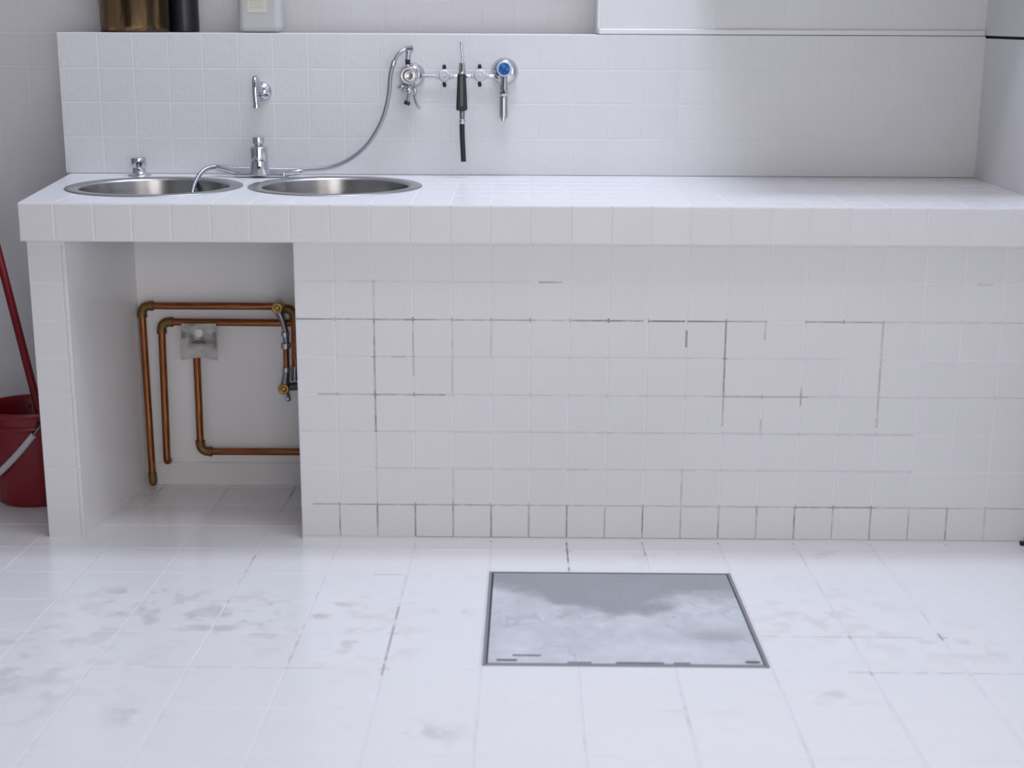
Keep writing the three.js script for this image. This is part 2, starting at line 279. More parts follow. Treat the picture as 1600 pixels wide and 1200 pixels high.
// ---------------------------------------------------------------- tiled counter
const TOP = 0.896, BSZ = -0.682;
const WROW = [0.0106, 0.1007, 0.2005, 0.3007, 0.4005, 0.5007, 0.5985, 0.6973, 0.7928];
const WCOL = [0, 0.1, 0.2, 0.3, 0.4, 0.5, 0.6, 0.7, 0.8, 0.9, 1.0, 1.1, 1.2, 1.3, 1.4, 1.5, 1.6, 1.7, 1.8, 1.907];
const base = thing('counter_base', 'white tiled masonry base of the counter with an open niche at its left end', 'counter base');
{
  const nJ = noise2(31);
  const H = [], Vv = [];
  const h = (y, x0, x1, k) => H.push([y, x0, x1, k]), v = (x, y0, y1, k) => Vv.push([x, y0, y1, k]);
  const R = WROW;
  h(R[6], 0, 0.31, 0.75); h(R[6], 0.31, 0.62, 0.55); h(R[6], 0.62, 0.7, 0.3); h(R[6], 0.7, 0.89, 0.8); h(R[6], 0.9, 0.995, 1.0); h(R[6], 1.0, 1.1, 0.9); h(R[6], 1.1, 1.2, 0.5); h(R[6], 1.3, 1.5, 0.6); h(R[6], 1.5, 1.9, 0.25);
  h(R[4], 0.05, 0.2, 0.4); h(R[4], 0.2, 0.38, 0.65); h(R[4], 0.38, 1.05, 0.2); h(R[4], 1.05, 1.32, 0.5); h(R[4], 1.32, 1.9, 0.2);
  h(R[7], 0.0, 0.6, 0.15); h(R[7], 0.62, 0.68, 0.55); h(R[7], 1.73, 1.77, 0.4); 
  h(R[5], 0.24, 0.28, 0.4); h(R[5], 0.1, 1.4, 0.14); h(R[3], 0, 0.6, 0.18); h(R[3], 0.6, 1.6, 0.25); h(R[2], 0.2, 1.6, 0.2); h(R[2], 0.7, 0.76, 0.5);
  h(R[1], 0.03, 0.5, 0.55); h(R[1], 0.5, 1.3, 0.35); h(R[1], 1.3, 1.52, 0.75); h(R[1], 1.52, 1.9, 0.35); h(R[0], 0.3, 1.25, 0.5); h(R[0], 1.25, 1.9, 0.2);
  v(0.2, 0.3, 0.6, 0.85); v(0.2, 0.6, 0.7, 0.35); v(0.2, 0.1, 0.3, 0.25); v(0.3, 0.45, 0.6, 0.4); v(0.4, 0.4, 0.6, 0.3); v(0.5, 0.5, 0.6, 0.25); v(1.0, 0.53, 0.575, 0.8);
  v(1.1, 0.4, 0.6, 0.85); v(1.1, 0.32, 0.4, 0.55); v(1.3, 0.375, 0.425, 0.6); v(1.5, 0.32, 0.6, 0.45); v(1.2, 0.55, 0.6, 0.45); v(1.2, 0.3, 0.34, 0.35); v(0.4, 0.1, 0.2, 0.3); v(1.0, 0.1, 0.2, 0.35);
  [0.8, 0.75, 0.75, 0.7, 0.85, 0.55, 0.85, 0.45, 0.85, 0.45, 0.6, 0.55, 0.85, 0.4, 0.6, 0.5, 0.65, 0.3].forEach((k, i) => v(0.1 * (i + 1), 0.012, 0.1, k));
  const map = dataTex(2048, 1024, (u, w) => {
    const x = u * 2, y = w; let dk = 0.0;
    for (const [yy, x0, x1, k] of H) if (Math.abs(y - yy) < 0.006 && x > x0 && x < x1) dk = Math.max(dk, k);
    for (const [xx, y0, y1, k] of Vv) if (Math.abs(x - xx) < 0.006 && y > y0 && y < y1) dk = Math.max(dk, k);
    dk *= 0.55 + 0.6 * smooth(0.25, 0.65, fbm(nJ, x * 45, y * 45, 3));
    return [233 - 78 * dk, 232 - 80 * dk, 234 - 78 * dk];
  });
  const fw = part('front_wall', (() => { const g = bx(0, XR - 0.002, -0.03, 0.801, -0.1, -0.0007); const p = g.attributes.position, uv = g.attributes.uv; for (let i = 0; i < p.count; i++) uv.setXY(i, p.getX(i) / 2, p.getY(i)); return g; })(), std({ map, roughness: 0.85 }), base);
  for (const [x0, x1] of span(WCOL)) for (const [y0, y1] of span([...WROW, 0.801])) {
    if (y0 > 0.79) continue;
    tile(fw, 'front', [(x0 + x1) / 2, (y0 + y1) / 2, -0.004], x1 - x0, y1 - y0, M.wallTile, { joint: rr(0.0034, 0.005), d: 0.004 });
  }
  // quarter-round cove along the foot of the wall
  const s = new THREE.Shape(); s.moveTo(0, -0.02); s.lineTo(0.012, -0.02); s.lineTo(0.012, 0.001); s.quadraticCurveTo(0.003, 0.003, 0.001, 0.0105); s.lineTo(0, 0.0105);
  part('cove_trim', (() => { const g = new THREE.ExtrudeGeometry(s, { depth: XR, bevelEnabled: false }); const p = g.attributes.position; for (let i = 0; i < p.count; i++) p.setXYZ(i, XR - 0.002 - p.getZ(i) * 0.998, p.getY(i), p.getX(i)); g.computeVertexNormals(); return g; })(), std({ color: lin(0.72, 0.715, 0.72), roughness: 0.5, side: THREE.DoubleSide }), fw);
  part('dark_gap_block', bx(1.897, 1.9095, -0.002, 0.012, 0.0005, 0.0125), M.darkGap, fw, 'dark block painted as the shaded gap at the foot of the wall');  // near-black block stands in for the shade of a small gap
  // end pillar with its inner cheek running back
  const pil = part('pillar', extrudeXZ([[-0.674, -0.0007], [-0.5785, -0.0007], [-0.553, -0.552], [-0.553, BSZ - 0.01], [-0.674, BSZ - 0.01]], -0.06, 0.801), phys({ color: lin(0.9, 0.9, 0.9), roughness: 0.3 }), base);
  const PR = [-0.0, 0.0912, 0.1915, 0.292, 0.3922, 0.4912, 0.5905, 0.688, 0.785, 0.801];
  for (const [y0, y1] of span(PR)) tile(pil, 'front', [(-0.676 - 0.590) / 2, (y0 + y1) / 2, -0.004], 0.086, y1 - y0, M.wallTile, { joint: 0.002, d: 0.004 });
  for (const [y0, y1] of span(PR)) tile(pil, 'front', [(-0.590 - 0.5772) / 2, (y0 + y1) / 2, -0.004], 0.0128, y1 - y0, M.wallTile, { joint: 0.0015, d: 0.0055, ch: 0.002 });
  // niche: back wall with a tiled skirting, closing cheek inside
  part('niche_back_wall', bx(-0.57, 0.62, -0.08, 0.801, BSZ - 0.01, -0.5525), std({ color: lin(0.84, 0.84, 0.85), roughness: 0.45 }), base);
  const sk = part('niche_skirting', bx(-0.556, 0.6, -0.06, 0.0432, -0.5525, -0.5465), M.grout, base);
  for (const [x0, x1] of span([-0.556, -0.36, -0.16, 0.04, 0.24, 0.44, 0.6])) tile(sk, 'front', [(x0 + x1) / 2, 0.0075, -0.549], x1 - x0, 0.069, M.wallTile, { joint: 0.002, d: 0.003 });
  part('niche_cheek', bx(0.6, 0.66, -0.06, 0.801, -0.56, -0.1), M.plaster, base);
}
// worktop: slab with two round holes, tiles on top and on the lip
const LIPZ = 0.035, sinks = [[-0.428, -0.337, 0.2385], [0.062, -0.374, 0.239]];
const leftX = (z) => -0.680 + (z - LIPZ) * (0.085 / 0.717);   // the end of the worktop is not quite square
const worktop = thing('worktop', 'white tiled worktop with a tiled front lip and two round sink openings', 'worktop');
{
  part('slab', extrudeXZ([[leftX(LIPZ) + 0.004, LIPZ - 0.0008], [XR, LIPZ - 0.0008], [XR, BSZ - 0.01], [leftX(BSZ) + 0.004, BSZ - 0.01]], 0.8015, TOP - 0.0006, sinks.map(s => [s[0], s[1], 0.222])), M.grout, worktop);
  const LCOL = [-0.680, -0.5897, -0.491, -0.3961, -0.2976, -0.1988, -0.1012, -0.0016, 0.0966, 0.1981, 0.2974, 0.3979, 0.4983, 0.5975, 0.6994, 0.7997, 0.8983, 0.9977, 1.096, 1.1943, 1.293, 1.391, 1.4881, 1.586, 1.685, 1.784, 1.9095];
  for (const [x0, x1] of span(LCOL)) tile(worktop, 'front', [(x0 + x1) / 2, (0.7985 + TOP) / 2, LIPZ - 0.004], x1 - x0, TOP - 0.7985, M.wallTile, { joint: 0.0028, d: 0.004, ch: 0.0018 });
  for (const [z1, z0] of span([LIPZ - 0.0005, -0.068, -0.168, -0.268, -0.368, -0.468, -0.568, -0.668, BSZ + 0.001])) {   // end face tiles are part of the slab's left end
    const zc = (z0 + z1) / 2; if (z1 - z0 < 0.05) continue;
    const m = tile(worktop, 'left', [leftX(zc) + 0.004, (0.7985 + TOP) / 2, zc], z1 - z0, TOP - 0.7985, M.wallTile, { d: 0.003 });
    if (m) m.rotateY(Math.atan(0.085 / 0.717));
  }
  const ev = new Evaluator(); ev.useGroups = false; ev.attributes = ['position', 'normal', 'uv'];
  const cut = sinks.map(([x, z]) => { const b = new Brush(new THREE.CylinderGeometry(0.226, 0.226, 0.1, 72)); b.position.set(x, TOP, z); b.updateMatrixWorld(); return b; });
  const zr = [LIPZ, -0.068, -0.168, -0.268, -0.368, -0.468, -0.568, -0.668, BSZ];
  for (const [z1, z0] of span(zr)) for (let [x0, x1] of span(LCOL)) {
    if (x0 < -0.679) x0 = leftX((z0 + z1) / 2);
    if (z1 - z0 < 0.03) { /* narrow closing row at the backsplash */ }
    const cx = (x0 + x1) / 2, cz = (z0 + z1) / 2;
    let all = false, hit = null;
    sinks.forEach(([sx, sz], i) => {
      const dx = Math.max(Math.abs(cx - sx) - (x1 - x0) / 2, 0), dz = Math.max(Math.abs(cz - sz) - (z1 - z0) / 2, 0);
      if (Math.hypot(dx, dz) < 0.226) hit = hit === null ? [i] : [...hit, i];
      if (Math.hypot(Math.abs(cx - sx) + (x1 - x0) / 2, Math.abs(cz - sz) + (z1 - z0) / 2) < 0.226) all = true;
    });
    if (all) continue;
    const m = tile(worktop, 'top', [cx, TOP - 0.004, cz], x1 - x0, z1 - z0, M.topTile, { joint: 0.0028, d: 0.004, tilt: hit ? 0 : 0.0012 });
    if (m && x0 < -0.679) { const g = m.geometry.clone(), p = g.attributes.position; for (let i = 0; i < p.count; i++) if (p.getX(i) < 0) p.setX(i, p.getX(i) + leftX(cz - p.getY(i)) - leftX(cz)); m.geometry = g; }
    if (hit && m) {
      const g = m.geometry.clone(); g.applyMatrix4(new THREE.Matrix4().compose(m.position, m.quaternion, V(1, 1, 1)));
      let b = new Brush(g); b.updateMatrixWorld();
      for (const i of hit) { b = ev.evaluate(b, cut[i], SUBTRACTION); b.updateMatrixWorld(); }
      if (!b.geometry.attributes.position || b.geometry.attributes.position.count < 3) { worktop.remove(m); continue; }
      m.geometry = b.geometry; m.position.set(0, 0, 0); m.quaternion.identity();
    }
  }
}
// backsplash with a ledge on top
{
  const b = thing('backsplash', 'white tiled backsplash with a ledge on top behind the round sinks', 'backsplash');
  part('block', bx(-0.776, XR, 0.897, 1.3018, ZB + 0.004, BSZ - 0.0004), M.grout, b);
  const C = [-0.779, -0.66, -0.5584, -0.4555, -0.3558, -0.2521, -0.1501, -0.048, 0.054, 0.156, 0.258, 0.36, 0.4165, 0.5185, 0.6206, 0.7227, 0.8237, 0.9256, 1.0292, 1.1319, 1.2321, 1.334, 1.436, 1.538, 1.64, 1.742, 1.844, 1.9095];
  for (const [x0, x1] of span(C)) for (const [y0, y1] of span([TOP + 0.0015, 1.0038, 1.1046, 1.2026, 1.3024])) tile(b, 'front', [(x0 + x1) / 2, (y0 + y1) / 2, BSZ - 0.004], x1 - x0, y1 - y0, M.wallTile, { joint: 0.0028, d: 0.004 });
  for (const [x0, x1] of span(C)) { if (x0 >= 0.79) continue; const X1 = Math.min(x1, 0.79); for (const [z1, z0] of span([BSZ, -0.784, -0.885, ZB + 0.004])) tile(b, 'top', [(x0 + X1) / 2, 1.2985, (z0 + z1) / 2], X1 - x0, z1 - z0, M.topTile, { joint: 0.0026, d: 0.004, tilt: 0.0005 }); }
}

// ---------------------------------------------------------------- sinks
sinks.forEach(([x, z, r], i) => {
  const t = thing('round_sink', i ? 'round stainless steel sink to the right of the mixer tap' : 'round stainless steel sink at the left end with the hose hanging into it', 'sink', [x, TOP, z], 'round steel sinks in the worktop');
  part('rim', lathe([[r, 0.0002], [r - 0.0005, 0.0022], [r - 0.004, 0.0034], [r - 0.028, 0.0034], [r - 0.034, 0.001], [r - 0.0365, -0.004]], 96), M.steel, t);
  part('bowl', lathe([[r - 0.0365, -0.004], [r - 0.04, -0.03], [r - 0.044, -0.065], [r - 0.052, -0.084], [r - 0.07, -0.095], [r - 0.1, -0.0985], [0.04, -0.101], [0.036, -0.103]], 96), phys({ color: lin(0.38, 0.375, 0.375), metalness: 1, roughness: 0.26, side: THREE.DoubleSide }), t);
  part('drain', lathe([[0, -0.104], [0.02, -0.1045], [0.034, -0.102], [0.04, -0.1005]], 32), M.chrome, t);
});

// ---------------------------------------------------------------- things on the worktop
{ // short capped pillar beside the left sink
  const t = thing('sink_knob', 'small chrome knob standing behind the left sink', 'knob', [-0.5445, TOP, -0.622]);
  part('foot', lathe([[0.034, 0], [0.034, 0.003], [0.028, 0.006], [0.02, 0.011], [0.0185, 0.024]], 40), M.chrome, t);
  part('cap', lathe([[0.0185, 0.024], [0.0218, 0.0255], [0.022, 0.05], [0.0205, 0.0525], [0.014, 0.0535], [0, 0.0535]], 40), M.chrome, t);
}
{ // mixer between the sinks
  const t = thing('mixer_tap', 'chrome mixer tap with two wing levers between the round sinks', 'tap', [-0.188, TOP + 0.001, -0.600]);
  part('foot', (() => { const g = new RoundedBoxGeometry(0.15, 0.014, 0.05, 4, 0.0068); g.translate(0.005, 0.007, 0); return g; })(), M.chrome, t);
  part('body', lathe([[0.036, 0.008], [0.034, 0.014], [0.029, 0.022], [0.0262, 0.034], [0.0258, 0.046], [0.0252, 0.0465], [0.0258, 0.047], [0.0258, 0.082], [0.024, 0.087], [0.012, 0.0895], [0.0085, 0.0905]], 48), M.chrome, t);
  part('cap', lathe([[0.0125, 0.088], [0.0125, 0.0955], [0.0165, 0.0958], [0.0172, 0.0966], [0.0172, 0.1125], [0.0164, 0.1135], [0, 0.1136]], 40), M.chrome, t);
  const blade = (pts, w0, w1) => { // flattened lever swept along pts
    const g = tube(pts, 1, 30, 16), p = g.attributes.position; const c = new THREE.CatmullRomCurve3(pts.map(q => V(...q)), false, 'centripetal');
    for (let i = 0; i <= 30; i++) { const o = c.getPointAt(i / 30), k = i / 30, w = (w0 + (w1 - w0) * k) * (k > 0.93 ? 0.8 : 1), h = 0.0112 - 0.002 * k;
      for (let j = 0; j <= 16; j++) { const q = i * 17 + j, a = j / 16 * Math.PI * 2; p.setXYZ(q, o.x, o.y + h * Math.sin(a), o.z + w * Math.cos(a)); } }
    g.computeVertexNormals(); return mergeGeometries([g, ...[0, 30].map(i => { const o = c.getPointAt(i / 30), w = i ? w1 * 0.8 : w0; const s = new THREE.SphereGeometry(1, 16, 10); s.scale(0.003, i ? 0.0092 : 0.0112, w); s.translate(o.x, o.y, o.z); return s; })]);
  };
  part('lever', blade([[-0.02, 0.012, 0.004], [-0.06, 0.014, 0.006], [-0.095, 0.021, 0.004], [-0.122, 0.027, 0]], 0.016, 0.012), M.chrome, t);
  part('lever', blade([[0.02, 0.012, 0.004], [0.06, 0.011, 0.006], [0.095, 0.0135, 0.004], [0.124, 0.0165, 0]], 0.016, 0.013), M.chrome, t);
}
{ // wall outlet above the mixer
  const t = thing('wall_spout', 'small chrome hooked spout on the wall above the mixer tap', 'spout', [-0.186, 1.1365, BSZ]);
  part('flange', front(lathe([[0.0285, 0], [0.0285, 0.004], [0.025, 0.011], [0.016, 0.018], [0.0085, 0.0205], [0, 0.0205]], 40)), M.chrome, t);
  part('pipe', tube([[0, 0, 0.015], [-0.001, 0.012, 0.04], [-0.002, 0.034, 0.07], [-0.002, 0.042, 0.088], [-0.002, 0.038, 0.102], [-0.001, 0.018, 0.108], [0, -0.012, 0.108], [0.001, -0.034, 0.107]], 0.0086, 60, 16), M.chrome, t);
  part('outlet_ring', rod([0.001, -0.032, 0.107], [0.001, -0.041, 0.107], 0.0098), M.chrome, t);
}
{ // braided hose from the wall valve into the left sink
  const t = thing('shower_hose', 'ribbed chrome hose curving from the wall valve into the left sink', 'hose');
  const ribs = dataTex(8, 64, (u, v) => [255 * Math.abs(Math.sin(v * Math.PI)), 0, 0].map((a, i, q) => q[0]), false);
  const pts = [[0.2045, 1.2237, -0.63], [0.1955, 1.191, -0.628], [0.1885, 1.128, -0.625], [0.171, 1.064, -0.62], [0.126, 0.990, -0.62], [0.069, 0.944, -0.625], [0.0124, 0.9215, -0.634], [-0.053, 0.9145, -0.645], [-0.128, 0.9125, -0.652], [-0.203, 0.914, -0.654], [-0.269, 0.916, -0.648], [-0.312, 0.9235, -0.62], [-0.338, 0.921, -0.58], [-0.352, 0.905, -0.54], [-0.362, 0.875, -0.51], [-0.366, 0.835, -0.49]];
  const c = new THREE.CatmullRomCurve3(pts.map(p => V(...p)), false, 'centripetal'), L = c.getLength();
  const n = Math.round(L / 0.0011), g = new THREE.TubeGeometry(c, n, 0.0066, 10, false);
  { const p = g.attributes.position; for (let i = 0; i <= n; i++) { const o = c.getPointAt(i / n), k = (i % 4 < 2) ? 1 : 0.9; for (let j = 0; j <= 10; j++) { const q = i * 11 + j; p.setXYZ(q, o.x + (p.getX(q) - o.x) * k, o.y + (p.getY(q) - o.y) * k, o.z + (p.getZ(q) - o.z) * k); } } g.computeVertexNormals(); }
  part('braided_hose', g, M.satin, t);
  part('bend_pipe', tube([[0.2405, 1.2585, -0.645], [0.2285, 1.254, -0.64], [0.2145, 1.241, -0.634], [0.2045, 1.2215, -0.63]], 0.0056, 24, 14), M.chrome, t);
  part('ferrule', rod([0.2056, 1.226, -0.6305], [0.2022, 1.214, -0.6295], 0.0076), M.chrome, t);
}
{ // wall tap set: left valve, rail, two clear handles, right valve with blue knob
  const t = thing('wall_tap_set', 'chrome wall tap set with two clear handles and a blue-topped knob', 'tap', [0.2558, 1.1854, BSZ]);
  const v1 = part('valve_flange', front(lathe([[0.036, 0], [0.036, 0.004], [0.033, 0.014], [0.026, 0.024], [0.018, 0.028], [0, 0.028]], 48)), M.chrome, t);
  const b1 = front(lathe([[0.026, 0.02], [0.026, 0.05], [0.0235, 0.053], [0.0215, 0.051], [0.0165, 0.051], [0.0155, 0.053], [0.0095, 0.053], [0.0085, 0.051], [0, 0.051]], 40)); at(b1, -0.008, 0, 0);
  part('valve_body', b1, M.satin, v1);
  part('neck', mergeGeometries([rod([-0.012, 0.02, 0.034], [-0.012, 0.032, 0.034], 0.006), rod([-0.012, 0.046, 0.034], [-0.009, 0.07, 0.036], 0.0075, 0.009), rod([-0.018, 0.073, 0.036], [0.004, 0.0755, 0.036], 0.0075, 0.0095)].map(g => g)), M.chrome, v1);
  part('black_collar', rod([-0.012, 0.031, 0.034], [-0.012, 0.047, 0.034], 0.0072), M.black, v1);
  const ear = (x, y, z, sx, sy, sz, ry) => { const g = new THREE.SphereGeometry(1, 20, 14); g.scale(sx, sy, sz); g.rotateZ(ry); g.translate(x, y, z); return g; };
  part('lower_joint', mergeGeometries([ear(-0.0105, -0.038, 0.036, 0.013, 0.015, 0.013, 0), ear(-0.031, -0.031, 0.03, 0.014, 0.007, 0.008, 0.35), ear(-0.024, -0.04, 0.03, 0.006, 0.012, 0.007, -0.4), ear(0.008, -0.042, 0.028, 0.004, 0.018, 0.005, 0.15), rod([-0.0105, -0.05, 0.036], [-0.014, -0.074, 0.04], 0.0055, 0.006)]), M.chrome, v1);
  part('outlet_end', rod([-0.0135, -0.073, 0.04], [-0.017, -0.083, 0.041], 0.0085), M.black, v1);
  part('lever', tube([[0.003, -0.056, 0.028], [0.009, -0.072, 0.032], [0.015, -0.086, 0.034], [0.023, -0.093, 0.034]], 0.0032, 20, 10), M.satin, v1);
  const rail = part('rail', rod([0.03, -0.0015, 0.032], [0.236, -0.0008, 0.032], 0.0058), M.chrome, t);
  part('rail_ring', mergeGeometries([0.053, 0.06, 0.116, 0.122, 0.17, 0.176].map(x => rod([x - 0.0008, -0.0015, 0.032], [x + 0.0008, -0.0015, 0.032], 0.0066))), M.chrome, rail);
  for (const [hx, hy, g2] of [[0.0945, 0.0005, 0], [0.1965, 0.002, 0]]) {
    const hub = front(lathe([[0.0, 0.02], [0.012, 0.021], [0.016, 0.026], [0.0185, 0.033], [0.0185, 0.045], [0.016, 0.051], [0.0105, 0.053], [0.009, 0.0515], [0.0055, 0.0515], [0.004, 0.054], [0, 0.055]], 28)); at(hub, hx, hy, 0);
    const hd = part('clear_handle', hub, M.acrylic, t, 'clear acrylic handle');
    for (const s of [-1, 1]) { const lobe = new THREE.SphereGeometry(0.0085, 18, 12); lobe.scale(1.05, 0.95, 0.9); lobe.translate(hx + s * 0.0185, hy - 0.003, 0.038); part('handle_lobe', lobe, M.acrylic, hd); }
    for (const s of [-1, 1]) { const c = new THREE.CapsuleGeometry(0.0054, 0.005, 6, 16); c.rotateZ(s < 0 ? 0.15 : 0); c.translate(hx - 0.001, hy + s * 0.0245 - 0.001, 0.04); part('black_tip', c, M.black, hd, 'black end tip'); }
  }
  const v2 = part('valve_flange', at(front(lathe([[0.0395, 0], [0.0395, 0.004], [0.037, 0.014], [0.031, 0.022], [0.024, 0.026], [0, 0.027]], 48)), 0.267, 0.0115, 0), M.chrome, t);
  part('knob', at(front(lathe([[0.021, 0.02], [0.0215, 0.05], [0.022, 0.056], [0.0205, 0.06], [0.018, 0.061], [0.0172, 0.0595], [0, 0.0595]], 40)), 0.2662, 0.0205, 0), std({ color: lin(0.55, 0.68, 0.80), roughness: 0.3 }), v2);
  const nB = noise2(77);
  const disc = new THREE.CylinderGeometry(0.0168, 0.0168, 0.002, 36); front(disc); at(disc, 0.2662, 0.0205, 0.0603);
  part('blue_cap', disc, std({ roughness: 0.6, map: dataTex(64, 64, (u, v) => { const k = smooth(0.42, 0.62, fbm(nB, u * 7, v * 7, 3)); return [8 + 30 * k, 62 + 66 * k, 140 + 40 * k]; }) }), v2, 'round blue cap');
  part('spout_neck', mergeGeometries([rod([0.2655, -0.004, 0.034], [0.265, -0.05, 0.038], 0.0105, 0.0125), at(new THREE.SphereGeometry(0.014, 20, 14), 0.265, -0.048, 0.038)]), M.chrome, v2);
  part('hole', rod([0.265, -0.042, 0.046], [0.265, -0.05, 0.0505], 0.0048), M.black, v2);
  const sp = new THREE.CapsuleGeometry(0.0115, 0.052, 8, 24); sp.scale(1, 1, 0.8); sp.translate(0.2648, -0.088, 0.04);
  part('spout', sp, M.satin, v2);
  part('spout_tip', rod([0.2645, -0.118, 0.043], [0.2645, -0.1285, 0.045], 0.007, 0.0055), M.chrome, v2);
}
{ // spray gun hanging from the rail
  const t = thing('spray_gun', 'black-handled spray gun hanging upright on the rail between the clear handles', 'spray gun', [0.402, 1.19, -0.604]);
  part('nozzle', mergeGeometries([tube([[0, 0.032, 0], [0.001, 0.05, 0.001], [-0.001, 0.072, 0.002], [-0.0015, 0.086, 0.002]], 0.0036, 24, 12), at(new THREE.SphereGeometry(0.0045, 14, 10), -0.0015, 0.088, 0.002)]), M.chrome, t);
  part('collar', mergeGeometries([lathe([[0.004, 0.034], [0.0085, 0.033], [0.0105, 0.008], [0.0125, -0.004], [0, -0.006]], 32)]), M.chrome, t);
  const hk = part('hook', tube([[0, 0.006, -0.008], [0, 0.008, -0.028], [0, 0.0035, -0.047], [0, -0.01, -0.053]], 0.0032, 20, 10), M.chrome, t);
  const grip = new RoundedBoxGeometry(0.031, 0.105, 0.026, 4, 0.006); { const p = grip.attributes.position; for (let i = 0; i < p.count; i++) { const k = (p.getY(i) + 0.0525) / 0.105; p.setX(i, p.getX(i) * (1.05 - 0.3 * k)); } grip.computeVertexNormals(); grip.translate(-0.001, -0.0485, 0); }
  part('grip', grip, M.black, t, 'black rubber grip');
  part('grip_ridge', rbx(-0.007, 0.005, -0.09, -0.003, 0.011, 0.0155, 0.002), M.blackGloss, t);
  part('neck', lathe([[0, -0.123], [0.0075, -0.123], [0.0075, -0.098], [0, -0.098]], 24), M.gunmetal, t);
  { const g = new THREE.SphereGeometry(0.0098, 24, 16); g.translate(0, -0.132, 0); part('swivel_ball', g, M.chrome, t); }
  part('hose_end', tube([[-0.0005, -0.138, 0], [0.0, -0.17, 0], [0.0015, -0.205, 0.001], [0.0035, -0.2465, 0.002]], 0.0074, 30, 16), M.black, t, 'black hose stub');
}

// ---------------------------------------------------------------- vessels on the ledge
{
  const nV = noise2(55), Y = 1.3027;
  const bronze = std({ metalness: 0.75, roughness: 0.34, map: dataTex(512, 256, (u, v) => {
    const a = fbm(nV, u * 26, v * 5, 4), b = fbm(nV, u * 7 + 30, v * 7, 4), cr = Math.abs(fbm(nV, u * 18 + 9, v * 12, 3) - 0.5);
    const k = smooth(0.35, 0.7, 0.55 * a + 0.45 * b) * (0.55 + 0.45 * smooth(0.0, 0.03, cr));
    return [50 + 84 * k, 38 + 70 * k, 24 + 50 * k]; }) });
  const t = thing('bronze_vessel', 'large mottled bronze cylindrical vessel on the ledge', 'vessel', [-0.5795, Y, -0.803]);
  part('body', lathe([[0, 0.002], [0.094, 0.001], [0.0985, 0.004], [0.1005, 0.02], [0.103, 0.28], [0.104, 0.285], [0.1, 0.285], [0.097, 0.02], [0, 0.015]], 64), bronze, t);
  part('foot_ring', lathe([[0.09, 0], [0.0992, 0], [0.0998, 0.0025], [0.0992, 0.005], [0.09, 0.005]], 64), std({ color: lin(0.05, 0.018, 0.014), roughness: 0.6 }), t);
  const d = thing('dark_canister', 'glossy blue-black canister beside the bronze vessel on the ledge', 'canister', [-0.4475, Y, -0.872]);
  part('body', lathe([[0, 0.001], [0.041, 0.0005], [0.0438, 0.003], [0.044, 0.24], [0.042, 0.244], [0, 0.244]], 48), std({ color: lin(0.010, 0.012, 0.019), roughness: 0.35 }), d);
  part('lid', lathe([[0, 0.244], [0.0455, 0.244], [0.0455, 0.258], [0.043, 0.262], [0, 0.262]], 48), M.blackGloss, d);
  const b = thing('plastic_bottle', 'pale translucent plastic bottle with a cream label on the ledge', 'bottle', [-0.2015, Y, -0.80]);
  part('body', (() => { const g = new RoundedBoxGeometry(0.127, 0.21, 0.08, 6, 0.02); g.translate(0, 0.105, 0); return g; })(), phys({ color: lin(0.56, 0.55, 0.535), roughness: 0.45, transmission: 0.1, thickness: 0 }), b);
  part('cap', lathe([[0.028, 0.2], [0.028, 0.215], [0.02, 0.222], [0.02, 0.25], [0, 0.252]], 32), M.greyPlastic, b);
  const lab = rbx(-0.0345, 0.0225, 0.058, 0.15, 0.0395, 0.0408, 0.0005);
  part('label', lab, std({ roughness: 0.6, map: dataTex(64, 128, (u, v) => { const l = (v * 128 % 9 < 2 && u > 0.12 && u < 0.85 && v > 0.1) ? 0.82 : 1; return [208 * l, 203 * l, 188 * l]; }) }), b, 'cream paper label');
}

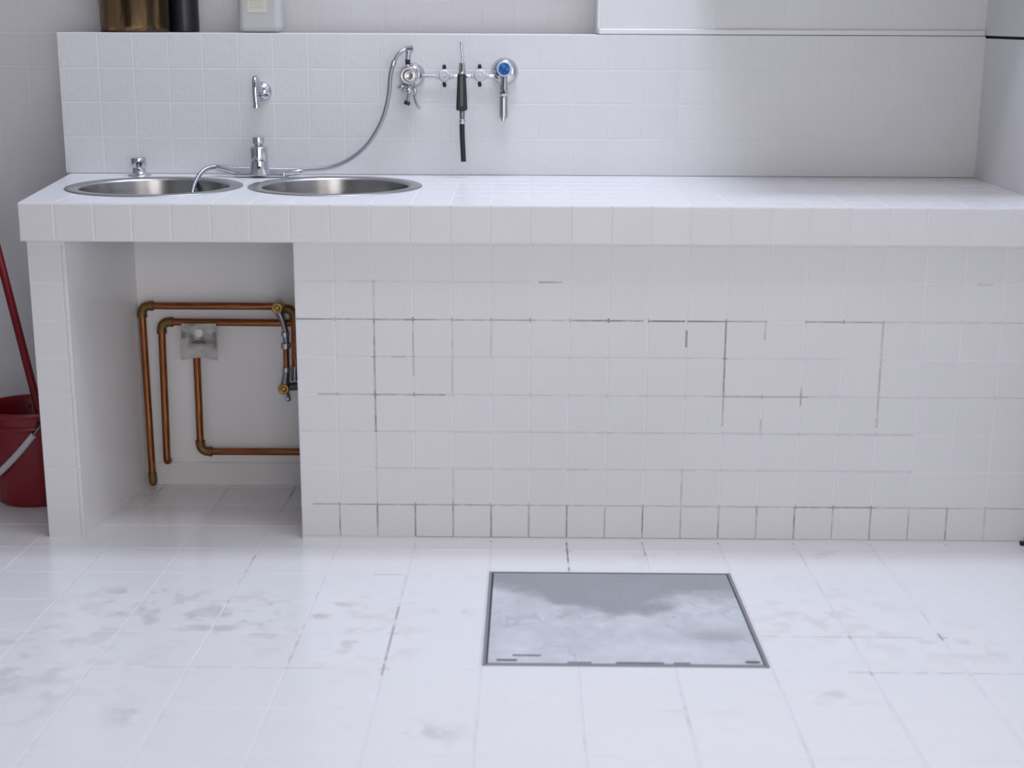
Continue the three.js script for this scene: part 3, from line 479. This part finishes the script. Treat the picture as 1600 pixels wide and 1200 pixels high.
// ---------------------------------------------------------------- copper pipes in the niche
{
  const NZ = -0.522, r = 0.0106;
  const elbow = (c, a, b) => { // bend from direction a to direction b around corner c
    const R = 0.026, pA = [c[0] + a[0] * R, c[1] + a[1] * R, c[2] + (a[2] || 0) * R], pB = [c[0] + b[0] * R, c[1] + b[1] * R, c[2] + (b[2] || 0) * R];
    const cv = new THREE.QuadraticBezierCurve3(V(...pA), V(...c), V(...pB));
    const ringA = rod(pA, [pA[0] + a[0] * 0.008, pA[1] + a[1] * 0.008, pA[2] + (a[2] || 0) * 0.008], 0.0146), ringB = rod(pB, [pB[0] + b[0] * 0.008, pB[1] + b[1] * 0.008, pB[2] + (b[2] || 0) * 0.008], 0.0146);
    return mergeGeometries([new THREE.TubeGeometry(cv, 16, 0.0136, 18), ringA, ringB].map(g => g));
  };
  const A = thing('copper_pipe', 'outermost copper pipe running along the niche and down to its floor', 'pipe');
  part('pipe', rod([-0.508, 0.5285, NZ], [-0.135, 0.529, NZ], r), M.copper, A);
  part('pipe', rod([-0.5335, 0.506, NZ], [-0.531, 0.012, NZ], r), M.copper, A);
  part('elbow', elbow([-0.5335, 0.5283, NZ], [1, 0], [0, -1]), M.fitting, A);
  part('end_elbow', mergeGeometries([rod([-0.531, 0.018, NZ], [-0.53, -0.008, NZ + 0.001], 0.0128), at(new THREE.SphereGeometry(0.0128, 18, 12), -0.53, -0.0095, NZ + 0.001)]), M.fitting, A);
  const B = thing('copper_pipe', 'middle copper pipe entering the wall just above the niche skirting', 'pipe');
  part('pipe', rod([-0.456, 0.4805, NZ], [0.16, 0.479, NZ], r), M.copper, B);
  part('pipe', rod([-0.4785, 0.456, NZ], [-0.484, 0.062, NZ], r), M.copper, B);
  part('pipe', tube([[-0.484, 0.066, NZ], [-0.4842, 0.056, NZ - 0.002], [-0.4846, 0.051, NZ - 0.012], [-0.485, 0.0495, NZ - 0.026]], r * 0.98, 16, 16), M.copper, B);
  part('elbow', elbow([-0.4785, 0.4803, NZ], [1, 0], [0, -1]), M.fitting, B);
  const C = thing('copper_pipe', 'innermost copper pipe hanging below the grey tag and turning right near the floor', 'pipe');
  part('pipe', rod([-0.379, 0.468, NZ], [-0.3815, 0.108, NZ], r), M.copper, C);
  part('pipe', rod([-0.358, 0.0855, NZ], [0.16, 0.0868, NZ], r), M.copper, C);
  part('elbow', elbow([-0.3815, 0.0852, NZ], [1, 0], [0, 1]), M.fitting, C);
  // grey tag with a round clip
  const nT = noise2(91);
  const tagMap = dataTex(128, 128, (u, v) => {
    const f = fbm(nT, u * 5, v * 5, 4), d = smooth(0.45, 0.65, fbm(nT, u * 3 + 7, v * 3, 3));
    let k = 182 + 60 * (f - 0.5) - 52 * d * smooth(0.25, 0.5, v);
    for (const [y, x0, x1] of [[0.50, 0.33, 0.68], [0.455, 0.3, 0.72], [0.405, 0.37, 0.68]]) if (Math.abs(v - y) < 0.014 && u > x0 && u < x1 && fbm(nT, u * 60, y * 99, 2) > 0.36) k -= 90;
    return [k, k - 3, k - 6]; });
  const tg = thing('paper_tag', 'grey stained tag with a white round clip on the innermost pipe', 'tag', [-0.3645, 0.427, NZ + 0.018]);
  const pg = new THREE.BoxGeometry(0.1, 0.106, 0.0016, 10, 10, 1); { const p = pg.attributes.position; for (let i = 0; i < p.count; i++) { const x = p.getX(i), y = p.getY(i); p.setXYZ(i, x - (0.053 - y) * 0.05 * (x < 0 ? 1 : -0.1), y + (y < 0 ? 0.004 * Math.cos(x * 60) : 0), p.getZ(i) + 0.004 * Math.sin((y + 0.053) * 30) * (Math.abs(x) > 0.03 ? 1 : 0.3)); } pg.computeVertexNormals(); }
  part('sheet', pg, std({ map: tagMap, roughness: 0.8 }), tg);
  part('clip', at(front(lathe([[0.0125, 0], [0.0125, 0.003], [0.009, 0.005], [0.005, 0.0045], [0.004, 0.006], [0, 0.006]], 28)), -0.0005, 0.026, 0.002), std({ color: lin(0.75, 0.75, 0.72), roughness: 0.5 }), tg, 'round white clip');
  // valve group at the right of the niche
  const vz = -0.475;
  const v = thing('stop_valve', 'brass-knobbed valve and tube joining the copper pipes at the niche edge', 'valve');
  const knob = (x, y) => mergeGeometries([at(front(lathe([[0.0165, -0.03], [0.0172, 0.004], [0.0155, 0.009], [0.011, 0.0095], [0.0102, 0.007], [0.008, 0.007], [0.006, 0.0105], [0, 0.011]], 28)), x, y, vz)]);
  part('brass_knob', knob(-0.1275, 0.5345), M.brass, v); part('brass_knob', knob(-0.1175, 0.293), M.brass, v);
  part('tee', elbow([-0.088, 0.522, NZ + 0.004], [-1, 0.02], [0, -1]), M.fitting, v);
  part('rear_pipe', rod([-0.0875, 0.495, NZ + 0.004], [-0.0885, 0.35, NZ + 0.004], r), M.copper, v);
  part('upper_body', mergeGeometries([rod([-0.124, 0.52, vz - 0.004], [-0.1145, 0.497, vz], 0.0125, 0.009), rod([-0.1145, 0.499, vz], [-0.1065, 0.462, vz], 0.0085, 0.008), rod([-0.107, 0.458, vz], [-0.1055, 0.43, vz], 0.009, 0.0085)]), M.gunmetal, v);
  part('hex_nut', mergeGeometries([rod([-0.1085, 0.463, vz], [-0.107, 0.45, vz], 0.0125, 0.0125, 6), rod([-0.1065, 0.43, vz], [-0.107, 0.415, vz], 0.0155, 0.0155, 6), rod([-0.1078, 0.357, vz], [-0.108, 0.345, vz], 0.0125, 0.0125, 6)]), M.satin, v);
  part('link_pipe', rod([-0.107, 0.416, vz], [-0.1078, 0.356, vz], 0.0088), M.copper, v);
  part('lower_body', mergeGeometries([rod([-0.108, 0.346, vz], [-0.1145, 0.305, vz - 0.006], 0.0095, 0.013), rod([-0.09, 0.352, NZ + 0.006], [-0.091, 0.31, NZ + 0.008], 0.0125, 0.013), rod([-0.118, 0.293, vz - 0.02], [-0.06, 0.292, NZ + 0.006], 0.0125, 0.012)]), M.gunmetal, v);
  part('outlet', mergeGeometries([rod([-0.1145, 0.288, vz - 0.004], [-0.1055, 0.264, vz + 0.004], 0.0095, 0.009), at(new THREE.SphereGeometry(0.009, 16, 12), -0.1055, 0.264, vz + 0.004)]), M.chrome, v);
}

// ---------------------------------------------------------------- bucket and mop stick
{
  const bxX = -0.829, bz = -0.385, by = floorY(bz) + FT + 0.0005;
  const t = thing('red_bucket', 'red plastic bucket with a grey carrying handle behind the counter pillar', 'bucket', [bxX, by, bz]);
  t.rotation.x = -FA;
  part('body', lathe([[0, 0.004], [0.104, 0.0], [0.111, 0.004], [0.113, 0.012], [0.142, 0.262], [0.149, 0.265], [0.15, 0.277], [0.147, 0.28], [0.143, 0.277], [0.1385, 0.262], [0.109, 0.013], [0, 0.01]], 72), phys({ color: lin(0.19, 0.0025, 0.009), roughness: 0.35, side: THREE.DoubleSide }), t);
  part('rib', lathe([[0.139, 0.225], [0.1425, 0.228], [0.1428, 0.236], [0.1405, 0.239]], 72), M.red, t);
  // bail hanging over the front
  const a0 = 0.42, pivot = (s) => { const a = s > 0 ? a0 : a0 + Math.PI; return [Math.sin(a) * 0.15, 0.245, Math.cos(a) * 0.15]; };
  const p1 = pivot(1), p2 = pivot(-1), bail = [];
  const side = V(-Math.cos(a0), 0, Math.sin(a0));                // sideways, to the left
  for (let i = 0; i <= 24; i++) { const a = Math.PI * i / 24, c = Math.cos(a), s = Math.sin(a); const R = 0.153 + 0.004 * s; bail.push([Math.sin(a0) * R * c + side.x * R * s * 0.93, 0.245 - 0.175 * s, Math.cos(a0) * R * c + side.z * R * s * 0.93]); }
  const bw = part('bail', tube(bail, 0.0028, 80, 10), M.gunmetal, t);
  part('grip', tube(bail.slice(1, 10), 0.0095, 40, 14), M.greyPlastic, bw, 'grey plastic grip');
  for (const p of [p1, p2]) part('lug', at(new THREE.SphereGeometry(0.0105, 14, 10), p[0] * 0.97, p[1], p[2] * 0.97), M.black, t);
  const m = thing('mop_handle', 'red mop handle leaning out of the bucket', 'mop handle');
  const P2 = V(-0.8318, 0.2877, -0.42), P1 = V(-0.9477, 0.6586, -0.55), d = P1.clone().sub(P2);
  const a = P2.clone().addScaledVector(d, -0.66), b = P2.clone().addScaledVector(d, 3.48);
  part('stick', rod(a.toArray(), b.toArray(), 0.0115), M.red, m);
  part('end_cap', at(new THREE.SphereGeometry(0.0115, 16, 12), ...b.toArray()), M.red, m);
}

// ---------------------------------------------------------------- steel cover in the floor
{
  const t = thing('floor_cover', 'square dull steel access cover set in the white floor', 'floor cover', [0.8, 0, 0]);
  t.rotation.x = -FA;
  const z0 = 0.267, z1 = 0.866, w = 0.297, F = FT + 0.0015;
  part('recess', bx(-w, w, 0, 0.0027, z0, z1), M.darkGap, t);
  const fm = std({ color: lin(0.34, 0.34, 0.36), metalness: 0.7, roughness: 0.45 });
  part('frame', mergeGeometries([bx(-w, -w + 0.007, 0.0006, F + 0.001, z0, z1), bx(w - 0.008, w, 0.0006, F + 0.001, z0, z1), bx(-w, w, 0.0006, F + 0.001, z0, z0 + 0.006), bx(-w, w, 0.0006, F + 0.0008, z1 - 0.006, z1)]), fm, t);
  const nP = noise2(61), nQ = noise2(62);
  const W = 0.572, D = 0.580;
  const darkZone = (x, y) => { // outline of the darker zone at the back of the plate, y = 0 at the back edge
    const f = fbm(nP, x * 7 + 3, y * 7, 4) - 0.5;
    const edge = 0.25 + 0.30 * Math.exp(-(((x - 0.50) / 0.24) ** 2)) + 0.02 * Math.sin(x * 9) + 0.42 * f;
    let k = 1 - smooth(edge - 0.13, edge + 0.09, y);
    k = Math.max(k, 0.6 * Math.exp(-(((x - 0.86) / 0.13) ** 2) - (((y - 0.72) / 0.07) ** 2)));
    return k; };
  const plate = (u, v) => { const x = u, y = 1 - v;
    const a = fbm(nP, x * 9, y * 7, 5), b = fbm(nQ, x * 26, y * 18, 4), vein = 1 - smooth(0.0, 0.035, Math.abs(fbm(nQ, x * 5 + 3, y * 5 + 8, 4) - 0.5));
    return { k: darkZone(x, y), s: 0.35 * (a - 0.5) + 0.2 * (b - 0.5) - 0.22 * vein * (b > 0.45 ? 1 : 0.3) }; };
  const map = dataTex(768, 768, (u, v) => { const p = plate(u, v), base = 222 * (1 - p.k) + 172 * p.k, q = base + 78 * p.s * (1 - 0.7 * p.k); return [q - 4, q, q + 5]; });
  const pg = bx(-W / 2, W / 2, 0.0025, F + 0.0006, (z0 + z1) / 2 - D / 2, (z0 + z1) / 2 + D / 2);
  { const p = pg.attributes.position, uv = pg.attributes.uv; for (let i = 0; i < p.count; i++) uv.setXY(i, (p.getX(i) + W / 2) / W, 1 - (p.getZ(i) - ((z0 + z1) / 2 - D / 2)) / D); }
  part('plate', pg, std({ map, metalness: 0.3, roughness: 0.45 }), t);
  part('dark_bars', mergeGeometries([bx(-0.235, -0.175, F + 0.0004, F + 0.0012, 0.812, 0.817), bx(-0.268, -0.225, F + 0.0004, F + 0.0012, 0.838, 0.845), bx(0.25, 0.28, F + 0.0004, F + 0.0012, 0.839, 0.847), bx(-0.12, -0.07, F + 0.0004, F + 0.001, 0.849, 0.8535), bx(-0.02, 0.08, F + 0.0004, F + 0.001, 0.8485, 0.854), bx(0.1, 0.135, F + 0.0004, F + 0.001, 0.849, 0.854)]), M.darkGap, t);  // plain dark bars: slots and irregular patches along the front edge
}
renderer.render(scene, camera);
